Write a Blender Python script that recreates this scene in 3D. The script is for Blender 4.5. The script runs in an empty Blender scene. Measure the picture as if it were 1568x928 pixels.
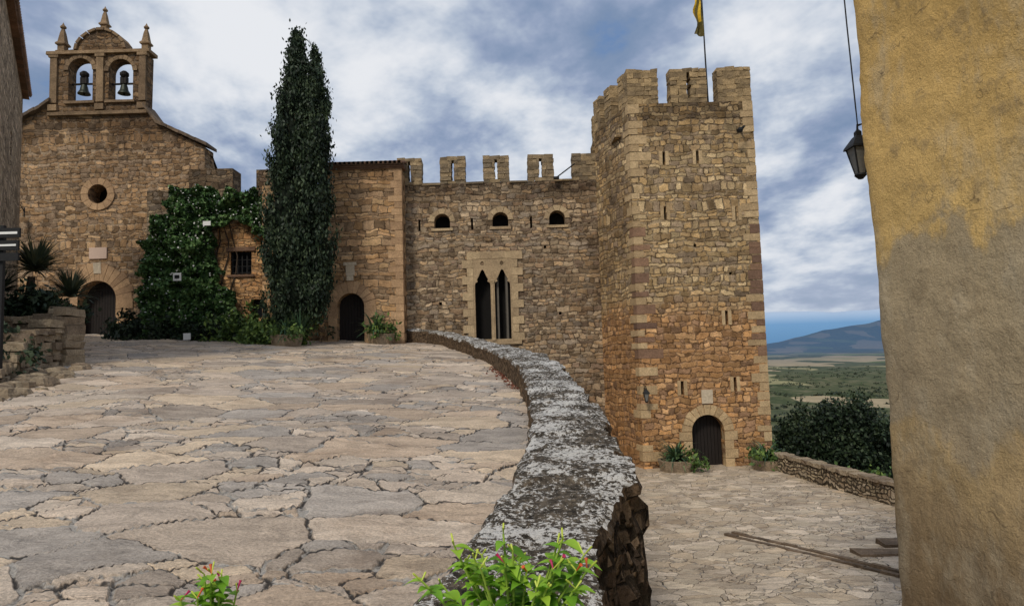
import bpy, math, random
import numpy as np
from mathutils import Vector, Matrix, noise as mn
from mathutils.geometry import tessellate_polygon
random.seed(7); rng=np.random.default_rng(7)
R=math.radians
scene=bpy.context.scene
# ------------------------------------------------------------------ node helper
class NT:
    def __init__(s,name,world=False):
        s.m=bpy.data.worlds.new(name) if world else bpy.data.materials.new(name)
        s.m.use_nodes=True; s.t=s.m.node_tree; s.t.nodes.clear()
    def n(s,typ,props=None,**inp):
        nd=s.t.nodes.new(typ)
        if props:
            for k,v in props.items(): setattr(nd,k,v)
        for k,v in inp.items():
            key=int(k[1:]) if (k[0]=='i' and k[1:].isdigit()) else k.replace('_',' ')
            s.set(nd.inputs[key],v)
        return nd
    def set(s,sock,v):
        if isinstance(v,bpy.types.NodeSocket): s.t.links.new(v,sock)
        elif isinstance(v,bpy.types.Node): s.t.links.new(v.outputs[0],sock)
        else:
            if isinstance(v,(tuple,list)) and len(v)==3 and sock.type=='RGBA': v=(*v,1)
            sock.default_value=v
    def math(s,op,a,b=0.0,c=None,clamp=False):
        nd=s.n('ShaderNodeMath',{'operation':op,'use_clamp':clamp},i0=a,i1=b)
        if c is not None: s.set(nd.inputs[2],c)
        return nd.outputs[0]
    def noise(s,vec,scale,detail=4,rough=.55,dist=0,dim='3D',out=0):
        nd=s.n('ShaderNodeTexNoise',{'noise_dimensions':dim},Scale=scale,Detail=detail,Roughness=rough,Distortion=dist)
        if vec is not None: s.set(nd.inputs['W' if dim=='1D' else 'Vector'],vec)
        return nd.outputs[out]
    def ramp(s,fac,stops,interp='LINEAR'):
        nd=s.t.nodes.new('ShaderNodeValToRGB'); nd.color_ramp.interpolation=interp
        els=nd.color_ramp.elements
        while len(els)<len(stops): els.new(.5)
        for e,(p,c) in zip(els,stops):
            e.position=p; e.color=(c,c,c,1) if isinstance(c,(int,float)) else (*c,1)
        s.set(nd.inputs[0],fac); return nd.outputs[0]
    def mix(s,fac,a,b,mode='MIX'):
        nd=s.t.nodes.new('ShaderNodeMix'); nd.data_type='RGBA'; nd.blend_type=mode
        s.set(nd.inputs[0],fac); s.set(nd.inputs[6],a); s.set(nd.inputs[7],b); return nd.outputs[2]
    def mulv(s,col,k):
        return s.mix(1.,col,s.n('ShaderNodeCombineXYZ',i0=k,i1=k,i2=k).outputs[0],'MULTIPLY')
    def sstep(s,v,a,b,lo=0.,hi=1.):
        return s.n('ShaderNodeMapRange',{'interpolation_type':'SMOOTHSTEP'},i0=v,i1=a,i2=b,i3=lo,i4=hi).outputs[0]
    def map(s,vec,scale=(1,1,1),loc=(0,0,0),rot=(0,0,0)):
        nd=s.n('ShaderNodeMapping'); s.set(nd.inputs['Vector'],vec)
        nd.inputs['Location'].default_value=loc; nd.inputs['Rotation'].default_value=rot; nd.inputs['Scale'].default_value=scale
        return nd.outputs[0]
    def bump(s,h,dist,strength=1.0):
        return s.n('ShaderNodeBump',Strength=strength,Distance=dist,Height=h).outputs[0]
    def finish(s,color,rough=.9,bump=None,metal=0.,spec=.25,disp=None,trans=None):
        b=s.n('ShaderNodeBsdfPrincipled'); s.set(b.inputs['Base Color'],color); s.set(b.inputs['Roughness'],rough)
        b.inputs['Metallic'].default_value=metal; b.inputs['Specular IOR Level'].default_value=spec
        if bump is not None: s.set(b.inputs['Normal'],bump)
        o=s.n('ShaderNodeOutputMaterial'); sh=b.outputs[0]
        if trans:
            tr=s.n('ShaderNodeBsdfTranslucent'); s.set(tr.inputs[0],color)
            mx=s.n('ShaderNodeMixShader',i0=trans); s.t.links.new(sh,mx.inputs[1]); s.t.links.new(tr.outputs[0],mx.inputs[2]); sh=mx.outputs[0]
        s.t.links.new(sh,o.inputs[0])
        if disp is not None: s.t.links.new(disp,o.inputs['Displacement']); s.m.displacement_method='BOTH'
        return s.m
def uvs(t): return t.n('ShaderNodeTexCoord').outputs['UV']
def objc(t): return t.n('ShaderNodeTexCoord').outputs['Object']

def masonry(name,h,w,cols,mortar,joint=.016,stain=.5,bumpd=.07,low=None,warp=.08,seed=0.,top=None):
    t=NT(name); uv=uvs(t); g=t.n('ShaderNodeNewGeometry').outputs['Position']
    nz=t.noise(t.map(uv,loc=(seed,seed*1.3,0)),1.0,2,.6,out=1,dim='2D'); nf=t.noise(uv,6,2,.6,out=1,dim='2D')
    sn=t.n('ShaderNodeSeparateXYZ',i0=nz); sf=t.n('ShaderNodeSeparateXYZ',i0=nf); su=t.n('ShaderNodeSeparateXYZ',i0=uv)
    def warpd(base,a,b,k1,k2):
        x=t.math('MULTIPLY_ADD',t.math('SUBTRACT',a,.5),k1,base)
        return t.math('MULTIPLY_ADD',t.math('SUBTRACT',b,.5),k2,x)
    u=warpd(su.outputs[0],sn.outputs[0],sf.outputs[0],warp*3,.13)
    v=warpd(su.outputs[1],sn.outputs[1],sf.outputs[1],warp*4.5,.11)
    v=t.math('MULTIPLY_ADD',t.noise(v,2.3,1,.5,dim='1D'),h*1.8,v)
    vr=t.math('DIVIDE',v,h); row=t.math('FLOOR',vr); fr=t.math('FRACT',vr)
    dv=t.math('MULTIPLY',t.math('MINIMUM',fr,t.math('SUBTRACT',1.,fr)),h)
    wn=t.n('ShaderNodeTexWhiteNoise',{'noise_dimensions':'1D'},W=row).outputs[0]
    dens=t.math('MULTIPLY_ADD',wn,1.1,.6)
    W=t.math('MULTIPLY_ADD',t.math('DIVIDE',u,w),dens,t.math('MULTIPLY',row,17.31))
    ve=t.n('ShaderNodeTexVoronoi',{'voronoi_dimensions':'1D','feature':'DISTANCE_TO_EDGE'},W=W,Scale=1.,Randomness=1.).outputs[0]
    vc=t.n('ShaderNodeTexVoronoi',{'voronoi_dimensions':'1D','feature':'F1'},W=W,Scale=1.,Randomness=1.).outputs['Color']
    du=t.math('MULTIPLY',t.math('DIVIDE',ve,dens),w)
    d=t.math('SMOOTH_MIN',du,dv,.04)
    sc=t.n('ShaderNodeSeparateXYZ',i0=vc)
    fine=t.noise(uv,24,4,.75,dim='2D'); mid=t.noise(uv,3.6,4,.68,dim='2D')
    cj=t.math('MULTIPLY_ADD',t.math('SUBTRACT',mid,.42),joint*7.,t.math('MULTIPLY',sc.outputs[1],joint*.9))
    mask=t.sstep(t.math('SUBTRACT',d,t.math('MULTIPLY_ADD',fine,.02,cj)),-.012,.014)
    n=len(cols); base=t.ramp(sc.outputs[0],[(i/(n),c) for i,c in enumerate(cols)],'CONSTANT')
    val=t.math('MULTIPLY_ADD',sc.outputs[1],.85,.60)
    k=t.math('MULTIPLY',val,t.math('MULTIPLY_ADD',fine,1.9,.10)); k=t.math('MULTIPLY',k,t.math('MULTIPLY_ADD',mid,1.4,.35))
    col=t.mulv(base,k)
    mc=t.mulv(mortar,t.math('MULTIPLY_ADD',fine,1.6,.25))
    mc=t.mix(t.sstep(mid,.40,.58,.92,0.),mc,t.mix(1.,mc,(.2,.17,.15),'MULTIPLY'))
    col=t.mix(mask,mc,col)
    zs=t.n('ShaderNodeSeparateXYZ',i0=g).outputs[2]
    big=t.noise(t.map(g,scale=(.35,.35,.17)),1.,4,.65)
    if low:
        f=t.sstep(t.math('MULTIPLY_ADD',big,4.,zs),low[0]+1.2,low[0]+2.8,low[2],0.)
        col=t.mix(f,col,t.mix(1.,col,low[1],'MULTIPLY'))
    if top:
        st=t.noise(t.map(g,scale=(1.6,1.6,.22)),1.,3,.6)
        f=t.sstep(t.math('MULTIPLY_ADD',st,3.4,zs),top+1.2,top+2.7,0.,.75); col=t.mix(f,col,t.mix(1.,col,(.36,.34,.33),'MULTIPLY'))
    col=t.mix(t.sstep(big,.46,.70,0.,stain),col,t.mix(1.,col,(.38,.33,.30),'MULTIPLY'))
    hgt=t.math('ADD',t.math('MULTIPLY',mask,.6),t.math('MULTIPLY_ADD',fine,.5,t.math('MULTIPLY_ADD',sc.outputs[2],.4,t.math('MULTIPLY',mid,.35))))
    return t.finish(col,.93,t.bump(hgt,bumpd),spec=.12)

def blockmat(name,c1,c2,bd=.02,dark=.5):
    t=NT(name); ob=objc(t); g=t.n('ShaderNodeNewGeometry').outputs['Random Per Island']
    fine=t.noise(ob,20,4,.75); mid=t.noise(ob,3.,3,.6)
    col=t.mix(g,c1,c2); k=t.math('MULTIPLY',t.math('MULTIPLY_ADD',fine,1.9,.1),t.math('MULTIPLY_ADD',mid,dark*1.6,1-dark*.8))
    return t.finish(t.mulv(col,k),.92,t.bump(t.math('MULTIPLY_ADD',mid,.6,fine),bd),spec=.15)

def plain(name,c,rough=.7,metal=0.,var=.25,sc=12,bd=.004,spec=.3):
    t=NT(name); ob=objc(t); n=t.noise(ob,sc,3,.65); k=t.math('MULTIPLY_ADD',n,var*2,1-var)
    return t.finish(t.mulv(c,k),rough,t.bump(n,bd),metal,spec)

def leafmat(name,stops,trans=None,rough=.6,clump=.8):
    t=NT(name); ob=objc(t); g=t.n('ShaderNodeNewGeometry').outputs['Random Per Island']
    n=t.noise(ob,clump,2,.6); f=t.math('MULTIPLY_ADD',t.math('SUBTRACT',n,.5),1.3,t.math('MULTIPLY_ADD',g,.75,.12))
    return t.finish(t.ramp(f,stops),rough,trans=trans,spec=.3)

def planks(name,c,wd=.14):
    t=NT(name); uv=uvs(t); s=t.n('ShaderNodeSeparateXYZ',i0=uv)
    fr=t.math('FRACT',t.math('DIVIDE',s.outputs[0],wd)); e=t.sstep(t.math('MINIMUM',fr,t.math('SUBTRACT',1.,fr)),.0,.09)
    g=t.noise(t.map(uv,scale=(30,2,1)),1,4,.6); k=t.math('MULTIPLY',e,t.math('MULTIPLY_ADD',g,1.2,.4))
    return t.finish(t.mulv(c,k),.7,t.bump(t.math('ADD',e,t.math('MULTIPLY',g,.3)),.02))

M={}
M['castle']=masonry('castle_rubble',.19,.36,[(.33,.235,.145),(.24,.17,.105),(.43,.32,.205),(.30,.20,.12),(.28,.22,.16),(.39,.265,.15),(.22,.155,.105)],(.34,.26,.175),joint=.010,stain=.75,top=7.2)
M['tower']=masonry('tower_rubble',.205,.38,[(.43,.30,.155),(.33,.225,.12),(.52,.38,.21),(.39,.26,.13),(.31,.225,.145),(.46,.305,.145)],(.38,.28,.17),joint=.011,stain=.55,low=(1.8,(1.02,.80,.68),.9),seed=9,top=9.3)
M['house']=masonry('house_stone',.20,.55,[(.43,.265,.14),(.34,.21,.11),(.49,.32,.17),(.40,.24,.115),(.31,.205,.12)],(.34,.24,.15),joint=.007,stain=.5,seed=4)
M['church']=masonry('church_stone',.20,.40,[(.38,.24,.13),(.30,.19,.105),(.44,.29,.16),(.35,.215,.11),(.26,.18,.115)],(.40,.29,.19),joint=.013,stain=.5,seed=6,top=11.2)
M['orange']=masonry('orange_wall',.18,.33,[(.48,.27,.12),(.40,.21,.09),(.53,.32,.15)],(.42,.26,.14),stain=.2,seed=3)
M['sidehouse']=masonry('side_house_stone',.2,.38,[(.44,.33,.22),(.33,.25,.17),(.50,.38,.26)],(.40,.31,.22),stain=.4,seed=2)
M['lowwall']=masonry('low_wall_stone',.13,.3,[(.40,.32,.21),(.30,.23,.155),(.47,.38,.27),(.35,.265,.175)],(.10,.08,.055),joint=.012,stain=.3,warp=.12,seed=8)
M['retain']=masonry('retaining_stone',.2,.35,[(.17,.115,.075),(.12,.085,.06),(.22,.155,.10)],(.06,.045,.03),joint=.02,stain=.7,bumpd=.12,warp=.15,seed=5)
M['ashlar']=blockmat('ashlar_light',(.43,.32,.19),(.33,.24,.145))
M['ashlar_house']=blockmat('ashlar_house',(.44,.285,.16),(.33,.21,.12))
M['quoin_red']=blockmat('quoin_reddish',(.14,.085,.06),(.26,.155,.095))
M['quoin_tan']=blockmat('quoin_tan',(.49,.355,.20),(.35,.245,.135))
M['merlon']=blockmat('merlon_stone',(.16,.125,.085),(.34,.25,.145),.05,.9)
M['merlon_t']=blockmat('merlon_tower_stone',(.20,.145,.085),(.42,.295,.155),.05,.9)
M['belfry']=blockmat('belfry_stone',(.17,.115,.07),(.28,.19,.11),.04,.8)
M['coping']=blockmat('coping_stone',(.10,.075,.055),(.19,.135,.09),.04,.8)
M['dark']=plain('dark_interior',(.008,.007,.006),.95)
M['wood']=planks('dark_wood_door',(.016,.012,.010))
M['woodb']=planks('grey_wood_leaf',(.12,.105,.085))
M['iron']=plain('wrought_iron',(.02,.02,.02),.6,.5)
M['bronze']=plain('bell_bronze',(.04,.045,.035),.5,.7)
M['white']=plain('white_paint',(.75,.75,.72),.6,var=.05)
M['plaque']=plain('plaque_stone',(.60,.44,.34),.8,var=.15)
M['crest']=plain('crest_stone',(.52,.43,.31),.9,var=.4,bd=.03)
M['glass']=plain('dark_glass',(.01,.012,.015),.15,var=.05)
M['lampglass']=plain('lantern_glass',(.16,.16,.15),.25,var=.1)
M['tile']=blockmat('roof_tile',(.22,.125,.08),(.12,.08,.055),.02,.7)
M['bark']=plain('bark',(.07,.05,.035),.95,sc=20,var=.5,bd=.03)
M['soil']=plain('terrace_earth',(.13,.095,.06),.95,sc=9,var=.6,bd=.05)
M['boulder']=blockmat('terrace_boulder',(.42,.33,.22),(.24,.18,.125),.08,.8)
M['cypress']=leafmat('cypress_foliage',[(0.,(.004,.009,.004)),(.35,(.012,.025,.012)),(.65,(.029,.050,.023)),(1.,(.07,.10,.047))],clump=1.3)
M['ivy']=leafmat('ivy_foliage',[(0.,(.010,.024,.009)),(.35,(.033,.08,.022)),(.65,(.08,.165,.045)),(1.,(.17,.27,.09))],clump=1.5)
M['bush']=leafmat('bush_foliage',[(0.,(.004,.009,.005)),(.5,(.019,.036,.016)),(1.,(.06,.085,.037))],clump=.9)
M['herb']=leafmat('herb_foliage',[(0.,(.02,.04,.01)),(.5,(.07,.13,.03)),(1.,(.2,.28,.06))],clump=3)
M['strap']=leafmat('strap_leaf',[(0.,(.02,.05,.03)),(.5,(.06,.12,.06)),(1.,(.16,.22,.09))],clump=2)
M['yucca']=leafmat('yucca_leaf',[(0.,(.02,.03,.018)),(.5,(.06,.08,.045)),(1.,(.15,.16,.09))],clump=2)
M['lime']=leafmat('flower_plant_leaf',[(0.,(.08,.20,.012)),(.4,(.20,.42,.03)),(1.,(.42,.62,.06))],.3,clump=8)
M['stem']=plain('green_stem',(.26,.38,.05),.6)
M['magenta']=plain('magenta_petal',(.45,.02,.10),.5,var=.15)
M['redbud']=plain('red_bud',(.6,.10,.03),.5,var=.15)
M['palebud']=plain('yellow_bud',(.50,.58,.08),.5,var=.15)
M['whitefl']=plain('white_flower',(.7,.7,.66),.6,var=.05)
M['yellow']=plain('flag_yellow',(.65,.42,.03),.7,var=.1)
M['flagdark']=plain('flag_dark',(.10,.08,.02),.7)
M['deadleaf']=plain('fallen_leaf',(.16,.055,.03),.8,var=.6,sc=3)

# right wall plaster
t=NT('ochre_plaster'); ob=objc(t)
a=t.noise(ob,.75,5,.6,.4); b=t.noise(ob,2.6,6,.72); c=t.noise(ob,55,4,.75); st=t.noise(t.map(ob,scale=(1.5,1.5,.8)),1.3,5,.68)
z=t.n('ShaderNodeSeparateXYZ',i0=ob).outputs[2]
zz=t.math('MULTIPLY_ADD',a,2.2,t.math('MULTIPLY_ADD',b,.6,z))
# lower part darker towards the bottom, mid coat, and an ochre top coat that ends in an irregular line
col=t.ramp(t.math('MULTIPLY_ADD',zz,.1,.4),[(.26,(.22,.155,.09)),(.38,(.36,.255,.135)),(.44,(.50,.35,.17)),(.455,(.40,.305,.185)),(.64,(.42,.325,.195)),(.655,(.66,.44,.165)),(.85,(.60,.39,.14))])
col=t.mix(t.sstep(st,.48,.66,0.,.4),col,(.50,.42,.29)); col=t.mix(t.sstep(b,.52,.66,0.,.55),col,(.21,.155,.09))
col=t.mulv(col,t.math('MULTIPLY',t.math('MULTIPLY_ADD',b,.8,.65),t.math('MULTIPLY_ADD',c,1.0,.5)))
crk=t.n('ShaderNodeTexVoronoi',{'feature':'DISTANCE_TO_EDGE'},Vector=t.n('ShaderNodeVectorMath',{'operation':'MULTIPLY_ADD'},i0=t.noise(ob,2.,3,.6,out=1),i1=(.6,.6,.3),i2=t.map(ob,scale=(.35,.35,1.))).outputs[0],Scale=.8).outputs[0]
ck=t.math('MULTIPLY',t.sstep(crk,.0,.006,1.,0.),t.sstep(b,.45,.55)); col=t.mix(t.math('MULTIPLY',ck,.55),col,(.07,.05,.03))
M['plaster']=t.finish(col,.92,t.bump(t.math('MULTIPLY_ADD',c,.16,t.math('MULTIPLY_ADD',b,.9,a)),.07,.9),spec=.12)

# flagstones
def flag(name,scale,cols,dispm,joint=.014,small=.35,darkj=.5,w2k=.04):
    t=NT(name); ob=objc(t); w1=t.noise(ob,1.2,3,.6,out=1); w2=t.noise(ob,9,2,.6,out=1)
    v=t.n('ShaderNodeVectorMath',{'operation':'MULTIPLY_ADD'},i0=w1,i1=(.45,.45,0),i2=ob).outputs[0]
    v=t.n('ShaderNodeVectorMath',{'operation':'MULTIPLY_ADD'},i0=w2,i1=(w2k,w2k,0),i2=v).outputs[0]
    v=t.map(v,scale=(scale*.8,scale*1.2,0),rot=(0,0,.25))
    def vor(sc):
        e=t.n('ShaderNodeTexVoronoi',{'voronoi_dimensions':'2D','feature':'DISTANCE_TO_EDGE'},Vector=v,Scale=sc).outputs[0]
        c=t.n('ShaderNodeTexVoronoi',{'voronoi_dimensions':'2D','feature':'F1'},Vector=v,Scale=sc).outputs['Color']
        return t.math('DIVIDE',e,sc),c
    e1,c1=vor(1.); e2,c2=vor(2.4)
    sel=t.sstep(t.n('ShaderNodeSeparateXYZ',i0=c1).outputs[2],1-small-.01,1-small+.01)
    e=t.math('MINIMUM',e1,t.math('ADD',t.math('SUBTRACT',1.,sel),e2))
    sc=t.n('ShaderNodeSeparateXYZ',i0=t.mix(sel,c1,c2))
    fine=t.noise(ob,38,5,.75); mid=t.noise(ob,3.2,4,.68); lay=t.noise(t.map(ob,rot=(0,0,.5),scale=(1,2.2,1)),1.8,6,.72,.8)
    jn=t.math('MULTIPLY_ADD',t.math('SUBTRACT',mid,.32),joint*3.0,t.math('MULTIPLY',fine,joint*.7))
    mask=t.sstep(t.math('SUBTRACT',e,jn),-.006,.012)
    n=len(cols); base=t.ramp(sc.outputs[0],[(i/n,cc) for i,cc in enumerate(cols)],'CONSTANT')
    k=t.math('MULTIPLY',t.math('MULTIPLY_ADD',fine,1.9,.08),t.math('MULTIPLY_ADD',lay,1.4,.33)); k=t.math('MULTIPLY',k,t.math('MULTIPLY_ADD',sc.outputs[1],.4,.85))
    col=t.mulv(base,k)
    cr=t.sstep(t.math('ABSOLUTE',t.math('SUBTRACT',lay,.44)),0.,.007,.6,0.); col=t.mix(cr,col,(.06,.048,.04))
    mf=t.sstep(mid,darkj,darkj+.08)
    mort=t.mix(mf,(.04,.033,.027),(.33,.305,.27)); mort=t.mulv(mort,t.math('MULTIPLY_ADD',fine,1.6,.2))
    col=t.mix(mask,mort,col)
    moss=t.sstep(t.noise(ob,.6,4,.7),.50,.66,0.,.5); col=t.mix(moss,col,t.mix(1.,col,(.55,.49,.44),'MULTIPLY'))
    h=t.math('ADD',t.math('MULTIPLY',mask,t.math('MULTIPLY_ADD',sc.outputs[2],.6,.5)),t.math('MULTIPLY_ADD',lay,1.5,t.math('MULTIPLY_ADD',fine,.35,t.math('MULTIPLY',mid,.5))))
    d=t.n('ShaderNodeDisplacement',Height=h,Midlevel=1.3,Scale=dispm).outputs[0]
    return t.finish(col,.68,disp=d,spec=.35)
M['plaza']=flag('plaza_flagstone',1.1,[(.45,.36,.275),(.37,.30,.235),(.49,.40,.31),(.42,.32,.23),(.34,.295,.25),(.48,.375,.265)],.036,joint=.016,darkj=.47)
M['yard']=flag('yard_cobble',2.4,[(.45,.37,.27),(.37,.30,.22),(.50,.41,.31),(.42,.33,.23)],.03,joint=.012)

# parapet top with lichen
t=NT('lichen_concrete'); ob=objc(t)
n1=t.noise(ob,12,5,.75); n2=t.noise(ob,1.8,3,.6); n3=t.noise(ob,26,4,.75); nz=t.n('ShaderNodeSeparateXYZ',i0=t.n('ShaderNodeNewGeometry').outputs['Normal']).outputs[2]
base=t.ramp(n1,[(.33,(.018,.016,.013)),(.48,(.09,.075,.058)),(.6,(.19,.155,.115)),(.72,(.28,.235,.18))])
sp=t.math('MULTIPLY_ADD',n2,.6,t.math('MULTIPLY_ADD',n1,.5,n3))
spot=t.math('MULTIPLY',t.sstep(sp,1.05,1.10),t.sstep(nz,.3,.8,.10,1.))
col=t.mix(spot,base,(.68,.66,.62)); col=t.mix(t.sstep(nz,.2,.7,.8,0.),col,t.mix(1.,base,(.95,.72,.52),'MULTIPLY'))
M['parapet']=t.finish(col,.92,t.bump(t.math('ADD',n1,t.math('MULTIPLY',n3,.7)),.06),spec=.12)

# ------------------------------------------------------------------ mesh helpers
def boxuv(me):
    n=len(me.loops); uv=me.uv_layers.new(name='UVMap')
    co=np.empty(len(me.vertices)*3); me.vertices.foreach_get('co',co); co=co.reshape(-1,3)
    arr=np.empty((n,2))
    for p in me.polygons:
        nx,ny,nz=p.normal; ids=list(p.vertices); ls=list(p.loop_indices)
        if abs(nz)>.75: arr[ls,0]=co[ids,0]; arr[ls,1]=co[ids,1]
        else:
            l=math.hypot(nx,ny)+1e-9; tx,ty=-ny/l,nx/l
            if abs(tx)>=abs(ty):
                if tx<0: tx,ty=-tx,-ty
            elif ty<0: tx,ty=-tx,-ty
            arr[ls,0]=co[ids,0]*tx+co[ids,1]*ty; arr[ls,1]=co[ids,2]
    uv.data.foreach_set('uv',arr.ravel())
class MB:
    """mesh builder in world coordinates"""
    def __init__(s): s.v=[];s.f=[];s.mi=[]
    def add(s,vs,fs,mi=0):
        o=len(s.v); s.v+=[tuple(x) for x in vs]; s.f+=[tuple(i+o for i in f) for f in fs]; s.mi+=[mi]*len(fs)
    def box(s,x0,x1,y0,y1,z0,z1,j=0.,mi=0,fr=None):
        vs=[(x+random.uniform(-j,j),y+random.uniform(-j,j),z+random.uniform(-j,j)) for x in (x0,x1) for y in (y0,y1) for z in (z0,z1)]
        if fr: vs=[fr(*v) for v in vs]
        s.add(vs,[(0,1,3,2),(4,6,7,5),(0,4,5,1),(2,3,7,6),(0,2,6,4),(1,5,7,3)],mi)
    def tube(s,pts,rad,seg=8,mi=0,cap=True):
        pts=[Vector(p) for p in pts]; rs=rad if isinstance(rad,(list,tuple)) else [rad]*len(pts); vs=[];fs=[]
        for i,p in enumerate(pts):
            d=(pts[min(i+1,len(pts)-1)]-pts[max(i-1,0)]).normalized()
            a=d.orthogonal().normalized() if abs(d.z)<.99 else Vector((1,0,0)); b=d.cross(a)
            for k in range(seg):
                an=2*math.pi*k/seg; vs.append(p+(a*math.cos(an)+b*math.sin(an))*rs[i])
        for i in range(len(pts)-1):
            for k in range(seg):
                fs.append((i*seg+k,i*seg+(k+1)%seg,(i+1)*seg+(k+1)%seg,(i+1)*seg+k))
        if cap: fs.append(tuple(range(seg))); fs.append(tuple((len(pts)-1)*seg+k for k in range(seg)))
        s.add(vs,fs,mi)
    def lathe(s,c,prof,seg=16,mi=0,rot=0,jit=0.):
        vs=[];fs=[]
        for r,z in prof:
            for k in range(seg):
                an=2*math.pi*k/seg+rot; q=1+random.uniform(-jit,jit); vs.append((c[0]+r*q*math.cos(an),c[1]+r*q*math.sin(an),c[2]+z))
        for i in range(len(prof)-1):
            for k in range(seg): fs.append((i*seg+k,i*seg+(k+1)%seg,(i+1)*seg+(k+1)%seg,(i+1)*seg+k))
        fs.append(tuple(range(seg))); fs.append(tuple((len(prof)-1)*seg+k for k in range(seg)))
        s.add(vs,fs,mi)
    def panel(s,outline,holes,d0,depth,fr=None,mi=0):
        F=fr or (lambda u,d,z:(u,d,z))
        loops=[outline]+holes; flat=[p for l in loops for p in l]
        tri=tessellate_polygon([[Vector((p[0],p[1],0)) for p in l] for l in loops]); n=len(flat)
        vs=[F(p[0],d0,p[1]) for p in flat]+[F(p[0],d0+depth,p[1]) for p in flat]
        fs=[tuple(x) for x in tri]+[tuple(n+i for i in x) for x in tri]; o=0
        for l in loops:
            m=len(l)
            for i in range(m): a=o+i;b=o+(i+1)%m; fs.append((a,b,b+n,a+n))
            o+=m
        s.add(vs,fs,mi)
    def ring(s,cx,cz,r0,r1,a0,a1,n,y0,y1,j=.012,mi=0,gap=.012,fr=None):
        F=fr or (lambda u,d,z:(u,d,z))
        for i in range(n):
            b0=a0+(a1-a0)*i/n+gap/r1; b1=a0+(a1-a0)*(i+1)/n-gap/r1; vs=[]
            ro=r1*(1+random.uniform(-.03,.05)); yy=y0+random.uniform(-j,j)
            K=4
            for q in range(K):
                an=b0+(b1-b0)*q/(K-1)
                for r in (r0,ro):
                    for y in (yy,y1): vs.append(F(cx+r*math.cos(an),y,cz+r*math.sin(an)))
            fs=[(0,1,3,2),(4*(K-1),4*(K-1)+2,4*(K-1)+3,4*(K-1)+1)]
            for q in range(K-1):
                o=4*q; fs+=[(o,o+2,o+6,o+4),(o+1,o+5,o+7,o+3),(o,o+4,o+5,o+1),(o+2,o+3,o+7,o+6)]
            s.add(vs,fs,mi)
    def make(s,name,mats,parent=None,smooth=False,uv=True):
        me=bpy.data.meshes.new(name); me.from_pydata(s.v,[],s.f); me.update()
        for m in (mats if isinstance(mats,list) else [mats]): me.materials.append(M[m])
        me.polygons.foreach_set('material_index',s.mi)
        if smooth: me.polygons.foreach_set('use_smooth',[True]*len(s.f))
        if uv: boxuv(me)
        ob=bpy.data.objects.new(name,me); scene.collection.objects.link(ob)
        if parent: ob.parent=parent; ob.location=-parent.location
        return ob
def empty(name,loc):
    e=bpy.data.objects.new(name,None); e.location=loc; e.empty_display_size=.5; scene.collection.objects.link(e); return e
def arch(cx,w,z0,zs,n=14,pt=0.):
    r=w/2; pts=[(cx-r,z0),(cx+r,z0)]
    for i in range(n+1):
        a=math.pi*i/n; pts.append((cx+r*math.cos(a),zs+r*(1+pt*math.sin(a)**3)*math.sin(a)))
    return pts
def rect(x0,x1,z0,z1): return [(x0,z0),(x1,z0),(x1,z1),(x0,z1)]
def frame(ox,oy,dx,dy):
    l=math.hypot(dx,dy); dx/=l;dy/=l
    return lambda u,d,z:(ox+dx*u-dy*d, oy+dy*u+dx*d, z)
def block_stack(mb,x0,x1,y0,y1,z0,z1,ch=.2,bw=.36,j=.022,mi=0,fr=None,hole=None):
    n=max(1,round((z1-z0)/ch)); zz=[z0+(z1-z0)*(i+(random.uniform(-.2,.2) if 0<i<n else 0))/n for i in range(n+1)]
    if not hole: mb.box(x0+.05,x1-.05,y0+.05,y1-.03,z0,z1-.06,.0,mi,fr)
    for i in range(n):
        k=max(1,round((x1-x0)/bw)); xs=[x0]+sorted(x0+(x1-x0)*(q+random.uniform(-.25,.25)+(.25 if i%2 else -.1))/k for q in range(1,k))+[x1]
        for a,b in zip(xs[:-1],xs[1:]):
            tj=random.uniform(-.05,.02) if i==n-1 else 0
            if hole and a<hole+.06 and b>hole-.06 and 0<i<n-1:
                if hole-.06-a>.05: mb.box(a,hole-.06,y0,y1,zz[i],zz[i+1],j,mi,fr)
                if b-hole-.06>.05: mb.box(hole+.06,b,y0,y1,zz[i],zz[i+1],j,mi,fr)
                continue
            mb.box(a+.004,b-.004,y0+random.uniform(0,.03),y1,zz[i]+.003,zz[i+1]-.003+tj,j,mi,fr)

def leaves(name,pts,size,mat,parent=None,up=0.,elong=1.7):
    n=len(pts); d=rng.normal(size=(n,3)); d[:,2]+=up; d/=np.linalg.norm(d,axis=1)[:,None]
    e=rng.normal(size=(n,3)); e-= (e*d).sum(1)[:,None]*d; e/=np.linalg.norm(e,axis=1)[:,None]
    s=(size*rng.uniform(.6,1.4,n))[:,None]
    v=np.empty((n,4,3)); v[:,0]=pts-d*s*elong*.5; v[:,2]=pts+d*s*elong*.5; v[:,1]=pts+e*s*.5-d*s*.1; v[:,3]=pts-e*s*.5-d*s*.1
    me=bpy.data.meshes.new(name); me.vertices.add(n*4); me.vertices.foreach_set('co',v.ravel())
    me.loops.add(n*4); me.loops.foreach_set('vertex_index',np.arange(n*4,dtype=np.int32))
    me.polygons.add(n); me.polygons.foreach_set('loop_start',np.arange(0,n*4,4,dtype=np.int32)); me.polygons.foreach_set('loop_total',np.full(n,4,dtype=np.int32))
    me.update(calc_edges=True); me.materials.append(M[mat])
    ob=bpy.data.objects.new(name,me); scene.collection.objects.link(ob)
    if parent: ob.parent=parent; ob.location=-parent.location
    return ob

def gz(x,y): return -1.6-.0463*x+.0833*(y-4.5)
YD=-4.6
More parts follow.
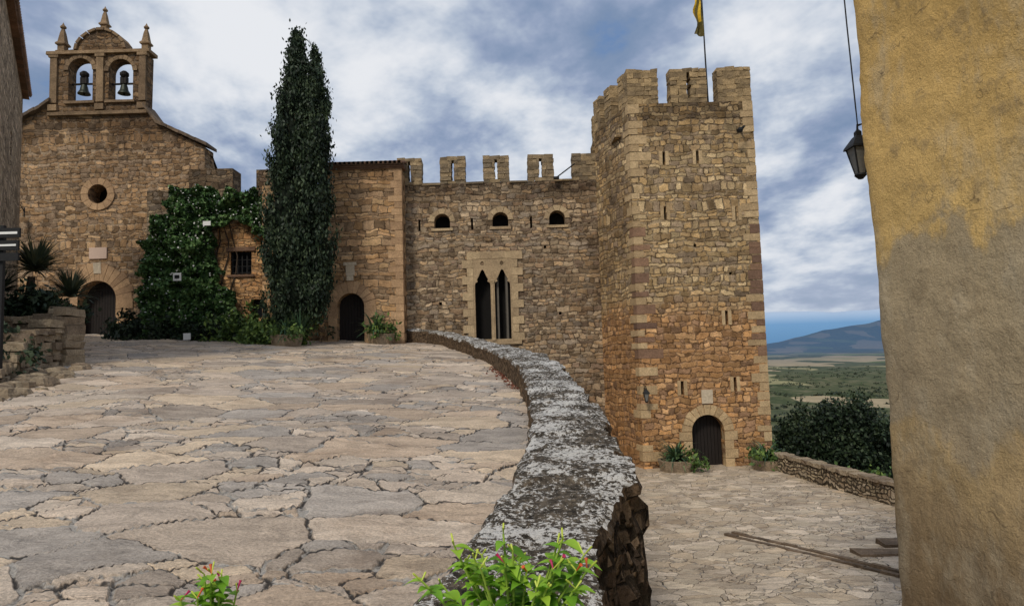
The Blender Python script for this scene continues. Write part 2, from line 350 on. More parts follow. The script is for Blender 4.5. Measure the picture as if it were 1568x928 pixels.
# ------------------------------------------------------------------ castle curtain wall
E=empty('castle_wall',(0,31.5,YD)); mb=MB()
xs=[(-5.19,-4.05),(-3.19,-2.0),(-1.17,.05),(.91,2.14),(3.0,4.2)]
wh=[arch(-3.14,.74,6.1,6.42),arch(-.43,.74,6.1,6.42),arch(2.21,.74,6.1,6.42),rect(-1.7,-.06,.86,4.3)]
for sx in (-4.2,-1.75,1.0,): wh.append(rect(sx-.05,sx+.05,6.0,6.55))
for (px,pz) in ((1.6,5.1),(-3.3,2.6),(2.2,2.0)): wh.append(rect(px-.06,px+.07,pz-.07,pz+.07))
mb.panel([(-5.6,-5.2),(4.6,-5.2),(4.6,8.2),(-5.6,8.2)],wh,31.5,1.0); mb.make('curtain_wall','castle',E)
mb=MB()
for a,b in xs: block_stack(mb,a,b,31.49,32.1,8.2,9.5,hole=(a+b)/2 if a<3 else None)
xsr=[-5.6]+[q for p in xs for q in p]+[4.6]
for i in range(0,len(xsr)-1,2):
    if xsr[i+1]-xsr[i]>.2: mb.box(xsr[i],xsr[i+1],31.44,32.45,8.16,8.25,.02)
mb.make('merlons','merlon',E)
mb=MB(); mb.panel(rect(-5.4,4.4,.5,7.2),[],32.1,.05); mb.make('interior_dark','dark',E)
mb=MB()
for cx in (-3.14,-.43,2.21):
    mb.ring(cx,6.42,.37,.60,0,math.pi,5,31.46,31.6)
    mb.box(cx-.5,cx+.5,31.44,31.6,5.99,6.1,.01)
def pointed(cx,w,z0,zs,zt):
    r=w/2; L=[(cx-r,z0),(cx+r,z0),(cx+r,zs)]
    L+=[(cx+r*.93,zs+.1),(cx+r*.62,zs+.17),(cx+r*.72,zs+.27),(cx+r*.5,zs+.40),(cx+r*.18,zt-.05),(cx,zt),(cx-r*.18,zt-.05),(cx-r*.5,zs+.40),(cx-r*.72,zs+.27),(cx-r*.62,zs+.17),(cx-r*.93,zs+.1),(cx-r,zs)]
    return L
wl=[pointed(-1.33,.72,.9,3.40,4.12),pointed(-.42,.72,.9,3.40,4.12),[(-1.33+.09*math.cos(q*math.pi/3),4.40+.11*math.sin(q*math.pi/3)) for q in range(6)],[(-.42+.09*math.cos(q*math.pi/3),4.40+.11*math.sin(q*math.pi/3)) for q in range(6)]]
mb.panel([(-1.98,.80),(.24,.80),(.24,4.9),(-1.98,4.9)],wl,31.46,.16)
for i in range(11):
    z0=.82+i*.375
    if z0>4.85: break
    mb.box(-2.02-(.02+(i%2)*.22),-1.76,31.44,31.55,z0,z0+.36,.008); mb.box(.02,.26+(.04+((i+1)%2)*.24),31.44,31.55,z0,z0+.36,.008)
for k in range(4): mb.box(-1.98+k*.56,-1.98+k*.56+.55,31.445,31.55,4.62,4.95,.008)
mb.box(-2.1,.4,31.40,31.6,.66,.80,.01)
mb.tube([(-.875,31.5,.8),(-.875,31.5,3.4)],.065,12); mb.lathe((-.875,31.5,3.38),[(.065,0),(.08,.05),(.15,.2),(.15,.26)],4,rot=math.pi/4); mb.lathe((-.875,31.5,.8),[(.13,0),(.13,.08),(.08,.16)],12)
mb.make('window_dressings','ashlar',E)
mb=MB(); mb.box(-.70,-.60,31.68,31.73,.9,4.0); mb.box(-.30,-.18,31.66,31.7,.9,3.9); mb.make('window_shutters','woodb',E)
mb=MB(); mb.tube([(2.2,31.2,8.25),(3.1,31.2,8.9)],.03,6); mb.box(2.1,2.35,31.1,31.3,8.2,8.3); mb.make('floodlight_arm','iron',E)
# ------------------------------------------------------------------ tower
E=empty('castle_tower',(7.7,30,YD))
sf=frame(4.1,31.5,1.0,-3.5); SL=math.hypot(1.0,3.5)
mb=MB(); holes=[arch(7.75,1.3,-4.6,-3.15)]
slits=[(6.45,5.8),(9.4,5.7),(6.5,8.1),(7.9,8.1),(8.75,1.4),(6.8,-1.4),(8.95,-1.3)]
for a,b in slits: holes.append(rect(a-.055,a+.055,b-.27,b+.27))
for (px,pz) in ((7.6,4.4),(9.0,3.2)): holes.append(rect(px-.05,px+.07,pz-.06,pz+.06))
mb.panel([(5.1,-5.2),(10.3,-5.2),(10.3,10.45),(5.1,10.45)],holes,28.0,.9)
mb.panel([(0,-5.2),(SL-.06,-5.2),(SL-.06,10.45),(0,10.45)],[rect(1.5,1.6,6.9,7.5)],.0,.9,fr=sf)
rf=frame(10.3,28.0,.0,1.); mb.panel(rect(.02,6,-5.2,10.45),[],0,.9,fr=rf)
mb.panel([(4.2,-5.2),(10.2,-5.2),(10.2,10.45),(4.2,10.45)],[],33.2,.8)
mb.box(4.6,9.9,28.7,33.4,9.3,9.4)
mb.make('tower_walls','tower',E)
mb=MB()
for a,b in [(5.1,6.4),(6.9,8.45),(8.88,10.3)]: block_stack(mb,a,b,27.985,28.6,10.45,11.95,hole=None if a!=6.9 else 7.68)
for a,b in [(0.,.75),(1.25,1.95),(2.7,SL-.02)]: block_stack(mb,a,b,-.01,.6,10.45,11.95 if a<2 else 11.94,fr=sf)
for a,b in [(.62,1.3),(2.2,3.4),(4.2,5.4)]: block_stack(mb,a,b,-.02,.55,10.45,11.95,fr=lambda u,d,z:(10.3-.55+d*1.0,28+u,z) )
for a,b in [(4.3,5.6),(6.3,7.6),(8.4,9.6)]: block_stack(mb,a,b,33.5,34.02,10.45,11.95)
mb.make('merlons','merlon_t',E)
mq=MB(); mr=MB(); z=-4.6; i=0
while z<10.4:
    h=random.uniform(.24,.42); lf=random.uniform(.5,.85) if i%2 else .34; ls=.32 if i%2 else .6
    red=(-.3<z<4.9); p=.014
    for xx,sg in ((5.1,1),(10.3,-1)):
        if not red and random.random()<.25: continue
        if sg==1:
            L1=lf*random.uniform(.8,1.2); L2=ls*random.uniform(.8,1.2)
            A=lambda u,d,zz: sf(SL-u,d,zz)
            pts=[(5.1-p,28-p),(5.1+L1,28-p),(5.1+L1,28.2),(5.3,28.3),A(L2,.2,0)[:2],A(L2,-p,0)[:2]]
        else:
            L1=(.75-lf*.5)*random.uniform(.8,1.3)
            pts=[(10.3+p,28-p),(10.3+p,28+lf),(10.2,28+lf),(10.3-L1,28.1),(10.3-L1,28-p)]
        n=len(pts); jj=random.uniform(-.01,.006); g0=random.uniform(.004,.03); g1=random.uniform(.004,.03)
        vs=[(a+jj,b+jj,z+g0+random.uniform(-.01,.01)) for a,b in pts]+[(a+jj,b+jj,z+h-g1+random.uniform(-.01,.01)) for a,b in pts]
        fs=[tuple(range(n)),tuple(range(n,2*n))]+[(k,(k+1)%n,(k+1)%n+n,k+n) for k in range(n)]
        (mr if red and (i%2 or random.random()<.4) else mq).add(vs,fs)
    z+=h;i+=1
mq.make('quoins_tan','quoin_tan',E); mr.make('quoins_reddish','quoin_red',E)
mb=MB(); mb.ring(7.75,-3.15,.65,1.05,0,math.pi,11,27.97,28.3)
for sx in (-1,1):
    for k in range(4):
        a=7.75+sx*.65; b=7.75+sx*(1.05+(.12 if k%2 else -.05)); mb.box(min(a,b),max(a,b),27.96,28.3,-4.6+k*.36,-4.6+k*.36+.345,.008)
for a,b in slits: mb.box(a-.2,a-.06,27.985,28.1,b-.3,b+.3,.008); mb.box(a+.06,a+.2,27.985,28.1,b-.3,b+.3,.008)
mb.make('door_and_slit_dressings','quoin_tan',E)
mb=MB(); mb.box(7.55,8.0,27.94,28.02,-2.05,-1.5,.01); mb.make('crest_plaque','crest',E)
mb=MB(); mb.panel(arch(7.75,1.32,-4.6,-3.15),[],28.45,.08); mb.make('arched_door','wood',E)
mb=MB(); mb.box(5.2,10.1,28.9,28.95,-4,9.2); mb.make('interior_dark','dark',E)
mb=MB(); mb.tube([(9.75,28,9.15),(9.75,27.5,9.2),(9.5,27.35,9.05)],.04,6); mb.lathe((9.5,27.35,8.9),[(.1,0),(.14,.1),(.02,.22)],8); mb.make('corner_spout_lamp','iron',E)
mb=MB(); mb.tube([(8.75,28.9,9.4),(8.72,28.9,12.8),(8.7,28.9,16.6)],[.04,.035,.02],8); mb.make('flagpole','iron',E)
mb=MB()
for k in range(15):
    z0=16.1-k*.16; w0=.36+.08*math.sin(k*.9)
    a=[(8.7-w0*q/4,28.88+.09*math.sin(q*1.7+k*.35),z0+ .03*q) for q in range(5)]
    z1=z0-.165; w1=.36+.08*math.sin((k+1)*.9); b=[(8.7-w1*q/4,28.88+.09*math.sin(q*1.7+(k+1)*.35),z1+.03*q) for q in range(5)]
    for q in range(4): mb.add([a[q],a[q+1],b[q+1],b[q]],[(0,1,2,3)],(0 if q%2 else 1) if k<11 else 1)
mb.make('flag_cloth',['yellow','flagdark'],E)

def lantern(name,loc,s=1.,arm=(0,.3,0)):
    e=empty(name,loc); x,y,z=loc; mb=MB(); 
    mb.lathe((x,y,z),[(.06*s,-.30*s),(.15*s,.05*s)],4,mi=1,rot=math.pi/4)
    for k in range(4):
        an=math.pi/4+k*math.pi/2; mb.tube([(x+.062*s*math.cos(an),y+.062*s*math.sin(an),z-.3*s),(x+.155*s*math.cos(an),y+.155*s*math.sin(an),z+.05*s)],.011*s,5)
    mb.lathe((x,y,z),[(.20*s,.05*s),(.19*s,.08*s),(.08*s,.2*s),(.05*s,.22*s),(.05*s,.27*s),(.0,.32*s)],4,rot=math.pi/4)
    mb.lathe((x,y,z),[(.03*s,-.36*s),(.08*s,-.31*s),(.07*s,-.29*s)],8)
    ax,ay,az=arm; mb.tube([(x,y,z+.3*s),(x,y,z+.36*s),(x+ax*.5,y+ay*.5,z+.38*s),(x+ax,y+ay,z+.12*s)],.018*s,6)
    mb.tube([(x+ax,y+ay,z+.3*s),(x+ax,y+ay,z-.1*s)],.03*s,6); mb.make(name+'_body',['iron','lampglass'],e); return e
lantern('wall_lantern',(5.25,27.6,-1.6),.9,(0,.4,0))
# ------------------------------------------------------------------ house with eaves
E=empty('stone_house',(-6.6,32,.8)); mb=MB()
mb.panel([(-8.6,.2),(-4.85,-.5),(-4.85,8.75),(-8.6,8.75)],[arch(-7.2,1.22,.6,2.5)],30.5,.7)
hf=frame(-4.85,30.5,0,1); mb.panel(rect(.01,1.0,-.5,8.75),[],0,.6,fr=hf); mb.box(-11.3,-8.61,30.9,31.6,.5,8.2)
mb.make('house_walls','house',E)
mb=MB(); mb.ring(-7.2,2.5,.61,1.12,0,math.pi,11,30.46,30.9)
for sx in (-1,1):
    for k in range(4):
        a=-7.2+sx*.61; b=-7.2+sx*(1.0+(.15 if k%2 else 0)); mb.box(min(a,b),max(a,b),30.46,30.9,.75+k*.44,.75+k*.44+.43,.008)
z=.3;k=0
while z<8.6:
    h=random.uniform(.28,.38); L=random.uniform(.45,.65) if k%2 else .33; mb.box(-4.85-L,-4.83,30.48,30.55+(.35 if k%2 else .55),z+.008,z+h-.008,.01); z+=h;k+=1
mb.make('dressed_stones','ashlar_house',E)
mb=MB(); mb.box(-7.4,-7.0,30.42,30.5,3.9,4.35,.02); mb.box(-7.48,-6.92,30.40,30.5,4.35,4.5,.01); mb.box(-7.33,-7.07,30.4,30.48,3.65,3.9,.02); mb.make('stone_crest','crest',E)
mb=MB(); mb.panel(arch(-7.2,1.24,.6,2.5),[],30.95,.08); mb.make('arched_door','wood',E)
mb=MB(); 
for r in range(3): mb.box(-8.8,-4.7,30.42-.07*r,31,8.72+.07*r,8.78+.07*r,.005)
for k in range(20):
    x=-8.78+k*.205; vs=[];fs=[]
    for q in range(7):
        an=math.pi*q/6
        for (y,zz) in ((30.16,8.93),(32.5,9.6)): vs.append((x+.09*math.cos(an),y,zz+.075*math.sin(an)))
    for q in range(6): fs.append((2*q,2*q+2,2*q+3,2*q+1))
    mb.add(vs,fs); mb.tube([(x+.1,30.2,8.93),(x+.1,32.5,9.56)],.05,6)
mb.make('tiled_roof','tile',E)
# ------------------------------------------------------------------ ivy house + battlement
E=empty('ivy_house',(-13,31.5,1.5)); mb=MB()
mb.panel([(-16.9,.6),(-10.9,.4),(-10.9,8.1),(-12.9,8.1),(-12.9,9.25),(-14.3,9.25),(-14.95,9.25),(-14.95,8.3),(-16.9,8.3)],[rect(-13.0,-11.95,4.2,5.3),rect(-12.0,-11.15,2.2,3.05)],31.5,1.)
mb.panel(rect(-11.8,-11.0,7.9,9.15),[],31.52,.8)
mb.make('walls','castle',E)
mb=MB(); mb.panel([(-13.55,1.7),(-10.95,1.5),(-10.95,6.5),(-12.2,6.75),(-13.55,6.45)],[rect(-12.95,-11.98,4.22,5.28),rect(-12.0,-11.15,2.2,3.05)],31.42,.07); mb.make('orange_masonry_patch','orange',E)
mb=MB(); mb.panel(rect(-13.05,-11.9,4.1,5.4),[],31.75,.02); mb.panel(rect(-12.1,-11.05,2.1,3.1),[],31.75,.02); mb.make('window_glass','glass',E)
mb=MB()
for k in range(5): mb.box(-12.93+k*.22,-12.88+k*.22,31.56,31.6,4.2,5.3)
for k in range(4): mb.box(-13,-11.95,31.55,31.61,4.3+k*.3,4.33+k*.3)
mb.make('window_grille','iron',E)
mb=MB(); mb.box(-13.15,-11.8,31.36,31.5,5.3,5.48,.01); mb.box(-13.1,-11.85,31.34,31.5,4.1,4.2,.01); mb.make('lintel','tile',E)
# ------------------------------------------------------------------ church
E=empty('church',(-19.8,38,1.6)); mb=MB()
mb.panel([(-26,1.0),(-14.9,.6),(-14.9,10.8),(-17.2,12.0),(-17.9,12.9),(-18.0,13.1),(-22.4,13.3),(-22.9,12.95),(-24.2,12.25),(-26,11.3)],
 [arch(-20.05,1.86,1.2,3.4),[(-20.1+.48*math.cos(q*math.pi/12),8.6+.48*math.sin(q*math.pi/12)) for q in range(24)]],33,1.0)
def wallseg(p0,p1,z0,z1):
    f_=frame(p0[0],p0[1],p1[0]-p0[0],p1[1]-p0[1]); mb.panel(rect(0,math.hypot(p1[0]-p0[0],p1[1]-p0[1]),z0,z1),[],0,.6,fr=f_)
wallseg((-14.95,34.02),(-18.6,45),.5,10.4); wallseg((-25.9,45),(-25.9,34.02),.5,10.6); wallseg((-18.6,45.02),(-25.9,45.02),.5,10.4)
mb.make('facade_and_nave','church',E)
mb=MB(); mb.add([(-14.75,33.6,10.5),(-20.3,33.6,13.0),(-26.2,33.6,10.8),(-18.4,45.2,10.3),(-21.5,45.2,12.4),(-26.2,45.2,10.8)],[(0,1,4,3),(1,2,5,4)]); mb.make('nave_roof','tile',E)
mb=MB()
out=[(-22.5,12.6),(-17.8,12.6),(-17.75,15.55),(-18.9,15.75)]
for q in range(11):
    an=math.pi*q/10; out.append((-20.1+1.15*math.cos(an),15.9+1.0*math.sin(an)*(1-.12*abs(math.cos(an)))))
out+=[(-21.3,15.95),(-22.5,15.85)]
mb.panel(out,[arch(-21.05,1.2,13.3,14.85),arch(-19.05,1.2,13.25,14.75)],32.95,.6)
mb.make('belfry_wall','church',E)
mb=MB()
for cx,zs in ((-21.05,14.85),(-19.05,14.75)):
    mb.ring(cx,zs,.60,.80,0,math.pi,9,32.88,33.0)
    mb.box(cx-.75,cx+.75,32.82,33.6,13.12,13.25,.02)
for x in (-22.35,-20.05,-17.95):
    mb.box(x-.17,x+.17,32.84,33.0,13.2,15.5,.01); mb.box(x-.24,x+.24,32.8,33.05,15.5,15.66,.01); mb.box(x-.22,x+.22,32.8,33.05,12.8,13.1,.01)
mb.box(-22.7,-17.6,32.78,33.65,15.66,15.82,.015); mb.box(-22.6,-17.7,32.82,33.2,12.55,12.72,.015)
for q in range(9):
    a0=math.pi*q/9+.02;a1=math.pi*(q+1)/9-.02
    P=lambda a,r:(-20.1+r*1.15*math.cos(a),15.9+r*1.0*math.sin(a)*(1-.12*abs(math.cos(a))))
    mb.panel([P(a0,1.),P(a1,1.),P(a1,1.13),P(a0,1.13)],[],32.85,.8)
def pinn(x,z,s):
    mb.lathe((x,33.3,z),[(.36*s,0),(.36*s,.2*s),(.26*s,.25*s),(.26*s,.5*s),(.38*s,.56*s),(.38*s,.64*s),(.26*s,.75*s),(.16*s,1.25*s),(.08*s,1.5*s)],4,rot=math.pi/4)
    mb.lathe((x,33.3,z+1.48*s),[(.03*s,0),(.15*s,.07*s),(.16*s,.14*s),(.07*s,.24*s),(.0,.4*s)],8)
pinn(-22.2,15.8,.92); pinn(-18.0,15.75,.86); pinn(-20.1,16.85,.78)
mb.make('belfry_trim','belfry',E)
mb=MB()
def strip(p0,p1,n):
    for k in range(n):
        a=k/n;b=(k+1)/n; xa=p0[0]+(p1[0]-p0[0])*a; xb=p0[0]+(p1[0]-p0[0])*b; za=p0[1]+(p1[1]-p0[1])*a; zb=p0[1]+(p1[1]-p0[1])*b; j=random.uniform(-.02,.02)
        mb.panel([(xa,za+j),(xb,zb+j),(xb,zb+.16+j),(xa,za+.16+j)],[],32.72+random.uniform(-.02,.02),1.2)
strip((-17.85,12.9),(-17.2,12.0),3); strip((-17.2,12.0),(-14.7,10.8),9); strip((-22.45,13.25),(-22.9,12.95),2); strip((-22.9,12.95),(-24.3,12.2),5); strip((-24.3,12.2),(-26.2,11.2),6)
mb.make('gable_coping','coping',E)
mb=MB(); mb.ring(-20.1,8.6,.48,.80,0,2*math.pi,12,32.94,33.3); mb.make('oculus_ring','ashlar_house',E)
mb=MB(); mb.ring(-20.05,3.4,.93,1.75,0,math.pi,15,32.95,33.5)
for sx in (-1,1):
    for k in range(4):
        a=-20.05+sx*.93; b=-20.05+sx*(1.6+(.15 if k%2 else -.1)); mb.box(min(a,b),max(a,b),32.95,33.5,1.5+k*.48,1.97+k*.48,.008)
mb.make('door_voussoirs','ashlar_house',E)
mb=MB(); mb.panel(arch(-20.05,1.88,1.2,3.4),[],33.6,.08); mb.make('arched_door','wood',E)
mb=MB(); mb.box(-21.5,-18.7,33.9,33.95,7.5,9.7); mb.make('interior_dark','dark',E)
mb=MB(); mb.box(-20.45,-19.6,32.93,33.02,5.4,5.95); mb.make('facade_plaque','plaque',E)
mb=MB(); mb.box(-20.2,-19.85,32.9,33.02,4.65,5.2,.03); mb.make('facade_crest','crest',E)
mb=MB()
for cx,zb in ((-21.05,13.3),(-19.05,13.25)):
    z=zb+.95
    mb.lathe((cx,33.25,z-.5),[(.30,0),(.28,.05),(.2,.18),(.165,.36),(.13,.46),(.0,.5)],16,mi=0)
    mb.tube([(cx,33.25,z-.1),(cx,33.25,z-.58)],[.02,.045],6)
    mb.box(cx-.6,cx+.6,33.2,33.3,z-.02,z+.05,0,1); mb.box(cx-.16,cx+.16,33.15,33.35,z+.02,z+.35,.0,1); mb.lathe((cx,33.25,z+.35),[(.15,0),(.21,.1),(.21,.22),(.1,.32)],10,mi=1)
mb.make('bells',['bronze','wood'],E)
lantern('facade_lantern',(-23.7,32.4,7.7),1.1,(0,.6,0))
# ------------------------------------------------------------------ left side house
E=empty('side_house',(-18,24,1)); lf=frame(-11.9,15.0,-8.4,13.0)
mb=MB(); LL=math.hypot(8.4,13.)
mb.panel(rect(1.5,LL-.0,-2,11.45),[rect(9.6,10.2,7.0,8.4),rect(10.5,11.1,3.2,4.4),rect(4,4.8,6,7.6)],0,.6,fr=lf)
mb.make('walls','sidehouse',E)
mb=MB()
for k in range(60):
    u=1.5+k*.4; 
    if u<LL: mb.box(u,u+.38,-.22,.3,11.45,11.53,.01,0,fr=lf)
for k in range(110):
    u=1.5+k*.21
    if u<LL: mb.tube([lf(u,-.30,11.60),lf(u,3.5,13.2)],.075,6)
mb.make('eaves','tile',E)
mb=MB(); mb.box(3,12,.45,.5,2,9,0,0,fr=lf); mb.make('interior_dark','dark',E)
# ------------------------------------------------------------------ ivy foliage
def inpoly(x,z,P):
    c=False;n=len(P);j=n-1
    for i in range(n):
        if (P[i][1]>z)!=(P[j][1]>z) and x<(P[j][0]-P[i][0])*(z-P[i][1])/(P[j][1]-P[i][1])+P[i][0]: c=not c
        j=i
    return c
IV=[(-16.5,1.5),(-12.3,1.6),(-12.6,3.0),(-13.2,4.1),(-13.6,5.0),(-13.45,6.3),(-12.3,6.6),(-11.6,6.0),(-10.9,5.6),(-10.8,7.9),(-12.8,8.0),(-13.6,8.2),(-14.9,8.3),(-15.9,8.1),(-15.6,7.4),(-16.3,6.6),(-16.8,5.6),(-16.6,4.6),(-16.9,3.6),(-16.5,2.6)]
E=empty('ivy_plant',(-14.5,31.3,1.4)); pts=[]
while len(pts)<36000:
    x=random.uniform(-17.3,-10.5); z=random.uniform(1.2,9.0)
    n=mn.noise(Vector((x*1.2,z*1.2,3)))
    if not inpoly(x+.45*mn.noise(Vector((x*2,z*2,0))),z+.45*mn.noise(Vector((x*2,z*2,9))),IV): continue
    th_=.55+.85*n+.35*mn.noise(Vector((x*4,z*4,1)))+(.35 if z<4 and x<-13.5 else 0)
    if th_<.12 and random.random()<.6: continue
    pts.append((x,31.45-max(.05,th_)*random.uniform(.55,1.08),z))
pts=np.array(pts); leaves('ivy_leaves',pts,.14,'ivy',E,up=-.3,elong=1.1)
leaves('ivy_blossom',pts[rng.choice(len(pts),520)]+np.array([0,-.2,0]),.08,'whitefl',E,elong=1.)
mb=MB()
for k in range(9):
    x=-16+k*.4; mb.tube([(x+.2*math.sin(q*1.3+k),31.38,1.3+q*.75) for q in range(9)],[.05-.004*q for q in range(9)],5)
mb.make('ivy_stems','bark',E)
# ------------------------------------------------------------------ cypress
E=empty('cypress_tree',(-9.0,28.5,.9)); P=[]
TW=[(0,.62),(.08,1.0),(.25,1.05),(.45,1.0),(.62,.90),(.74,.72),(.85,.50),(.94,.28),(1.0,.05)]
def prof(t): return float(np.interp(t,[q[0] for q in TW],[q[1] for q in TW]))
def spire(cx,cy,z0,z1,rs,ncl,lean,sd):
    for k in range(ncl):
        t=random.random()**.9; a=random.uniform(0,2*math.pi)
        lump=mn.noise(Vector((math.cos(a)*1.3+sd,math.sin(a)*1.3,t*11)))
        r=prof(t)*rs*(.88+.55*lump); rr=r*random.uniform(.72,1.06)
        c=np.array([cx+lean*t+rr*math.cos(a),cy+rr*math.sin(a),z0+(z1-z0)*t]); sz=random.uniform(.6,1.5)
        n=int(90*sz) if t<.85 else 50; q=min(1.,1.25-t*.7)
        s=rng.normal(size=(n,3))*np.array([.10,.10,.36])*sz*q; s[:,0]+=.22*s[:,2]*math.cos(a); s[:,1]+=.22*s[:,2]*math.sin(a)
        P.append(c+s)
spire(-9.22,28.6,1.7,14.1,1.08,560,.30,0.); spire(-8.42,28.4,2.2,13.3,.80,340,.30,4.)
pts=np.concatenate(P); leaves('cypress_foliage',pts,.075,'cypress',E,up=2.0,elong=2.3)
mb=MB(); mb.tube([(-9,28.5,.6),(-9,28.5,2.4),(-9,28.5,8),(-8.9,28.5,13)],[.26,.2,.12,.03],10)
for k in range(60):
    t=random.uniform(.05,.85); a=random.uniform(0,6.28); z=1.8+11*t; r=prof(t)*.9; mb.tube([(-9,28.5,z-.5),(-9+r*math.cos(a),28.5+r*math.sin(a),z+.5)],[.04,.012],5)
mb.make('cypress_trunk','bark',E)
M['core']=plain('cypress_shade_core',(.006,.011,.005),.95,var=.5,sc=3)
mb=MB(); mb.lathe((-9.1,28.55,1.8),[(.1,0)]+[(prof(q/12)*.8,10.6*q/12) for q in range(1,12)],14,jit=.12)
mb.make('cypress_dark_core','core',E,smooth=True)  # dark filler core keeps the crown opaque; its shade is in the colour
# ------------------------------------------------------------------ plaza
def xr(y): 
    ks=[(0,-.3),(4.4,.1),(6.9,.5),(8.9,.7),(13.6,.65),(18.2,.3),(24.4,-1.0),(29,-2.5),(31.3,-3.6),(34,-4.5)]
    return float(np.interp(y,[k[0] for k in ks],[k[1] for k in ks]))
def dense(name,xl,xrf,y0,y1,nx,ny,zf,mat):
    yy=np.geomspace(y0,y1,ny); tt=np.linspace(0,1,nx); V=np.empty((ny,nx,3))
    for i,y in enumerate(yy):
        a=xl(y); b=xrf(y); x=b-(b-a)*tt; V[i,:,0]=x; V[i,:,1]=y; V[i,:,2]=[zf(q,y) for q in x]
    me=bpy.data.meshes.new(name); me.vertices.add(nx*ny); me.vertices.foreach_set('co',V.ravel())
    I=(np.arange(ny-1)[:,None]*nx+np.arange(nx-1)[None,:]).ravel(); F=np.stack([I,I+nx,I+nx+1,I+1],1).astype(np.int32); n=len(F)
    me.loops.add(n*4); me.loops.foreach_set('vertex_index',F.ravel()); me.polygons.add(n)
    me.polygons.foreach_set('loop_start',np.arange(0,n*4,4,dtype=np.int32)); me.polygons.foreach_set('loop_total',np.full(n,4,dtype=np.int32))
    me.polygons.foreach_set('use_smooth',np.ones(n,dtype=bool))
    me.update(calc_edges=True); me.materials.append(M[mat]); ob=bpy.data.objects.new(name,me); scene.collection.objects.link(ob); return ob
def pz(x,y): return gz(x,y)+.07*mn.noise(Vector((x*.5,y*.5,0)))+.03*mn.noise(Vector((x*1.7,y*1.7,5)))
def xleft(y): return -7 if y<4 else -7-(y-4)*.85
dense('plaza_pavement',lambda y:max(-27,xleft(y)),xr,1.2,33.4,440,460,pz,'plaza')
def yz(x,y): return YD+.04*mn.noise(Vector((x*.4,y*.4,2)))+max(0,(12-y))*.03
dense('yard_pavement',lambda y:xr(y)+.2,lambda y:float(np.interp(y,[5,20,22,24.5,26.6,33],[11.55,11.0,10.7,10.35,10.1,11.5])),5.,32.5,240,260,yz,'yard')
# ------------------------------------------------------------------ parapet
E=empty('stone_parapet',(0.5,10,-1.2))
ST=[(1.0,-.85,0.0,-1.45),(3.0,-.6,.24,-1.27),(4.2,-.36,.46,-1.18),(5.2,-.15,.74,-1.10),(5.9,-.05,.98,-1.05),(6.9,.05,1.05,-.97),(8.9,.25,1.18,-.82),(11,.27,1.17,-.58),(13.6,.22,1.1,-.34),(15,.14,1.05,-.2),(18.2,-.25,.8,.1),(21.3,-.8,.2,.32),(24.4,-1.5,-.65,.58),(29,-2.95,-2.3,1.08),(30.6,-3.8,-3.1,1.3),(31.4,-5.0,-4.2,1.45)]
A=np.array(ST); rows=[]; ys=[]; y=1.0
while y<31.4: ys.append(y); y+=max(.04,y*.008)
ys.append(31.4); nxt=1.2; so_=(0,0,0)
for y in ys:
    if y>=nxt: nxt=y+random.uniform(.45,1.0); so_=(random.uniform(-.05,.05),random.uniform(-.07,.06),random.uniform(-.025,.03)); jt=.03
    else: jt=0.
    xi,xo,zt=[float(np.interp(y,A[:,0],A[:,k])) for k in (1,2,3)]
    zt+=.03*mn.noise(Vector((0,y*.9,0)))+so_[2]-jt; xi+=so_[0]; xo+=so_[1]
    g=gz(xi,y)-.25; w=xo-xi; r=[(xi-.02,g),(xi-.01,g+.15)]
    hh=zt-(g+.15)
    for q in (.3,.6,.9): r.append((xi-.005-.02*(q==.9),g+.15+hh*q))
    r.append((xi+.005,zt-.008))
    for q in (.06,.14,.22,.3,.4,.5,.6,.7,.8,.9): r.append((xi+w*q,zt+.02*math.sin(q*math.pi)))
    NB=5+1+10
    r.append((xo-.005,zt-.01)); r.append((xo+.01,zt-.10)); r.append((xo-.06,zt-.16))
    for q in range(1,24): r.append((xo-.06+.34*(q/23)**.8,zt-.16-(zt-.16-(YD-.3))*(q/23)))
    row=[]
    for k,(x,z) in enumerate(r):
        p=Vector((x*2.2,y*2.2,z*2.2)); am=.05 if k<NB+2 else .15
        d=am*mn.noise(p*1.3)+am*.8*mn.noise(p*3.7)
        row.append((x+d*(1 if k>NB-2 or k<6 else .4),y+d*.3,z+(.035*mn.noise(p*1.5)+.03*mn.noise(p*4.5)+.015*mn.noise(p*11) if 4<k<NB+1 else 0)))
    rows.append(row)
nk=len(rows[0]); mb=MB(); f1=[];f2=[]
for i in range(len(rows)-1):
    for k in range(nk-1): (f1 if k<NB+1 else f2).append((i*nk+k,i*nk+k+1,(i+1)*nk+k+1,(i+1)*nk+k))
mb.v=[tuple(p) for r in rows for p in r]; mb.f=f1+f2; mb.mi=[0]*len(f1)+[1]*len(f2)
mb.make('parapet_body',['parapet','retain'],E,smooth=False)
P=[]
for k in range(170):
    y=random.uniform(15,20); x=float(np.interp(y,A[:,0],A[:,1]))-abs(random.gauss(0,.12))-.03; P.append((x,y,pz(x,y)+.03+random.uniform(0,.02)))
leaves('fallen_leaves',np.array(P),.045,'deadleaf',None,elong=1.3)
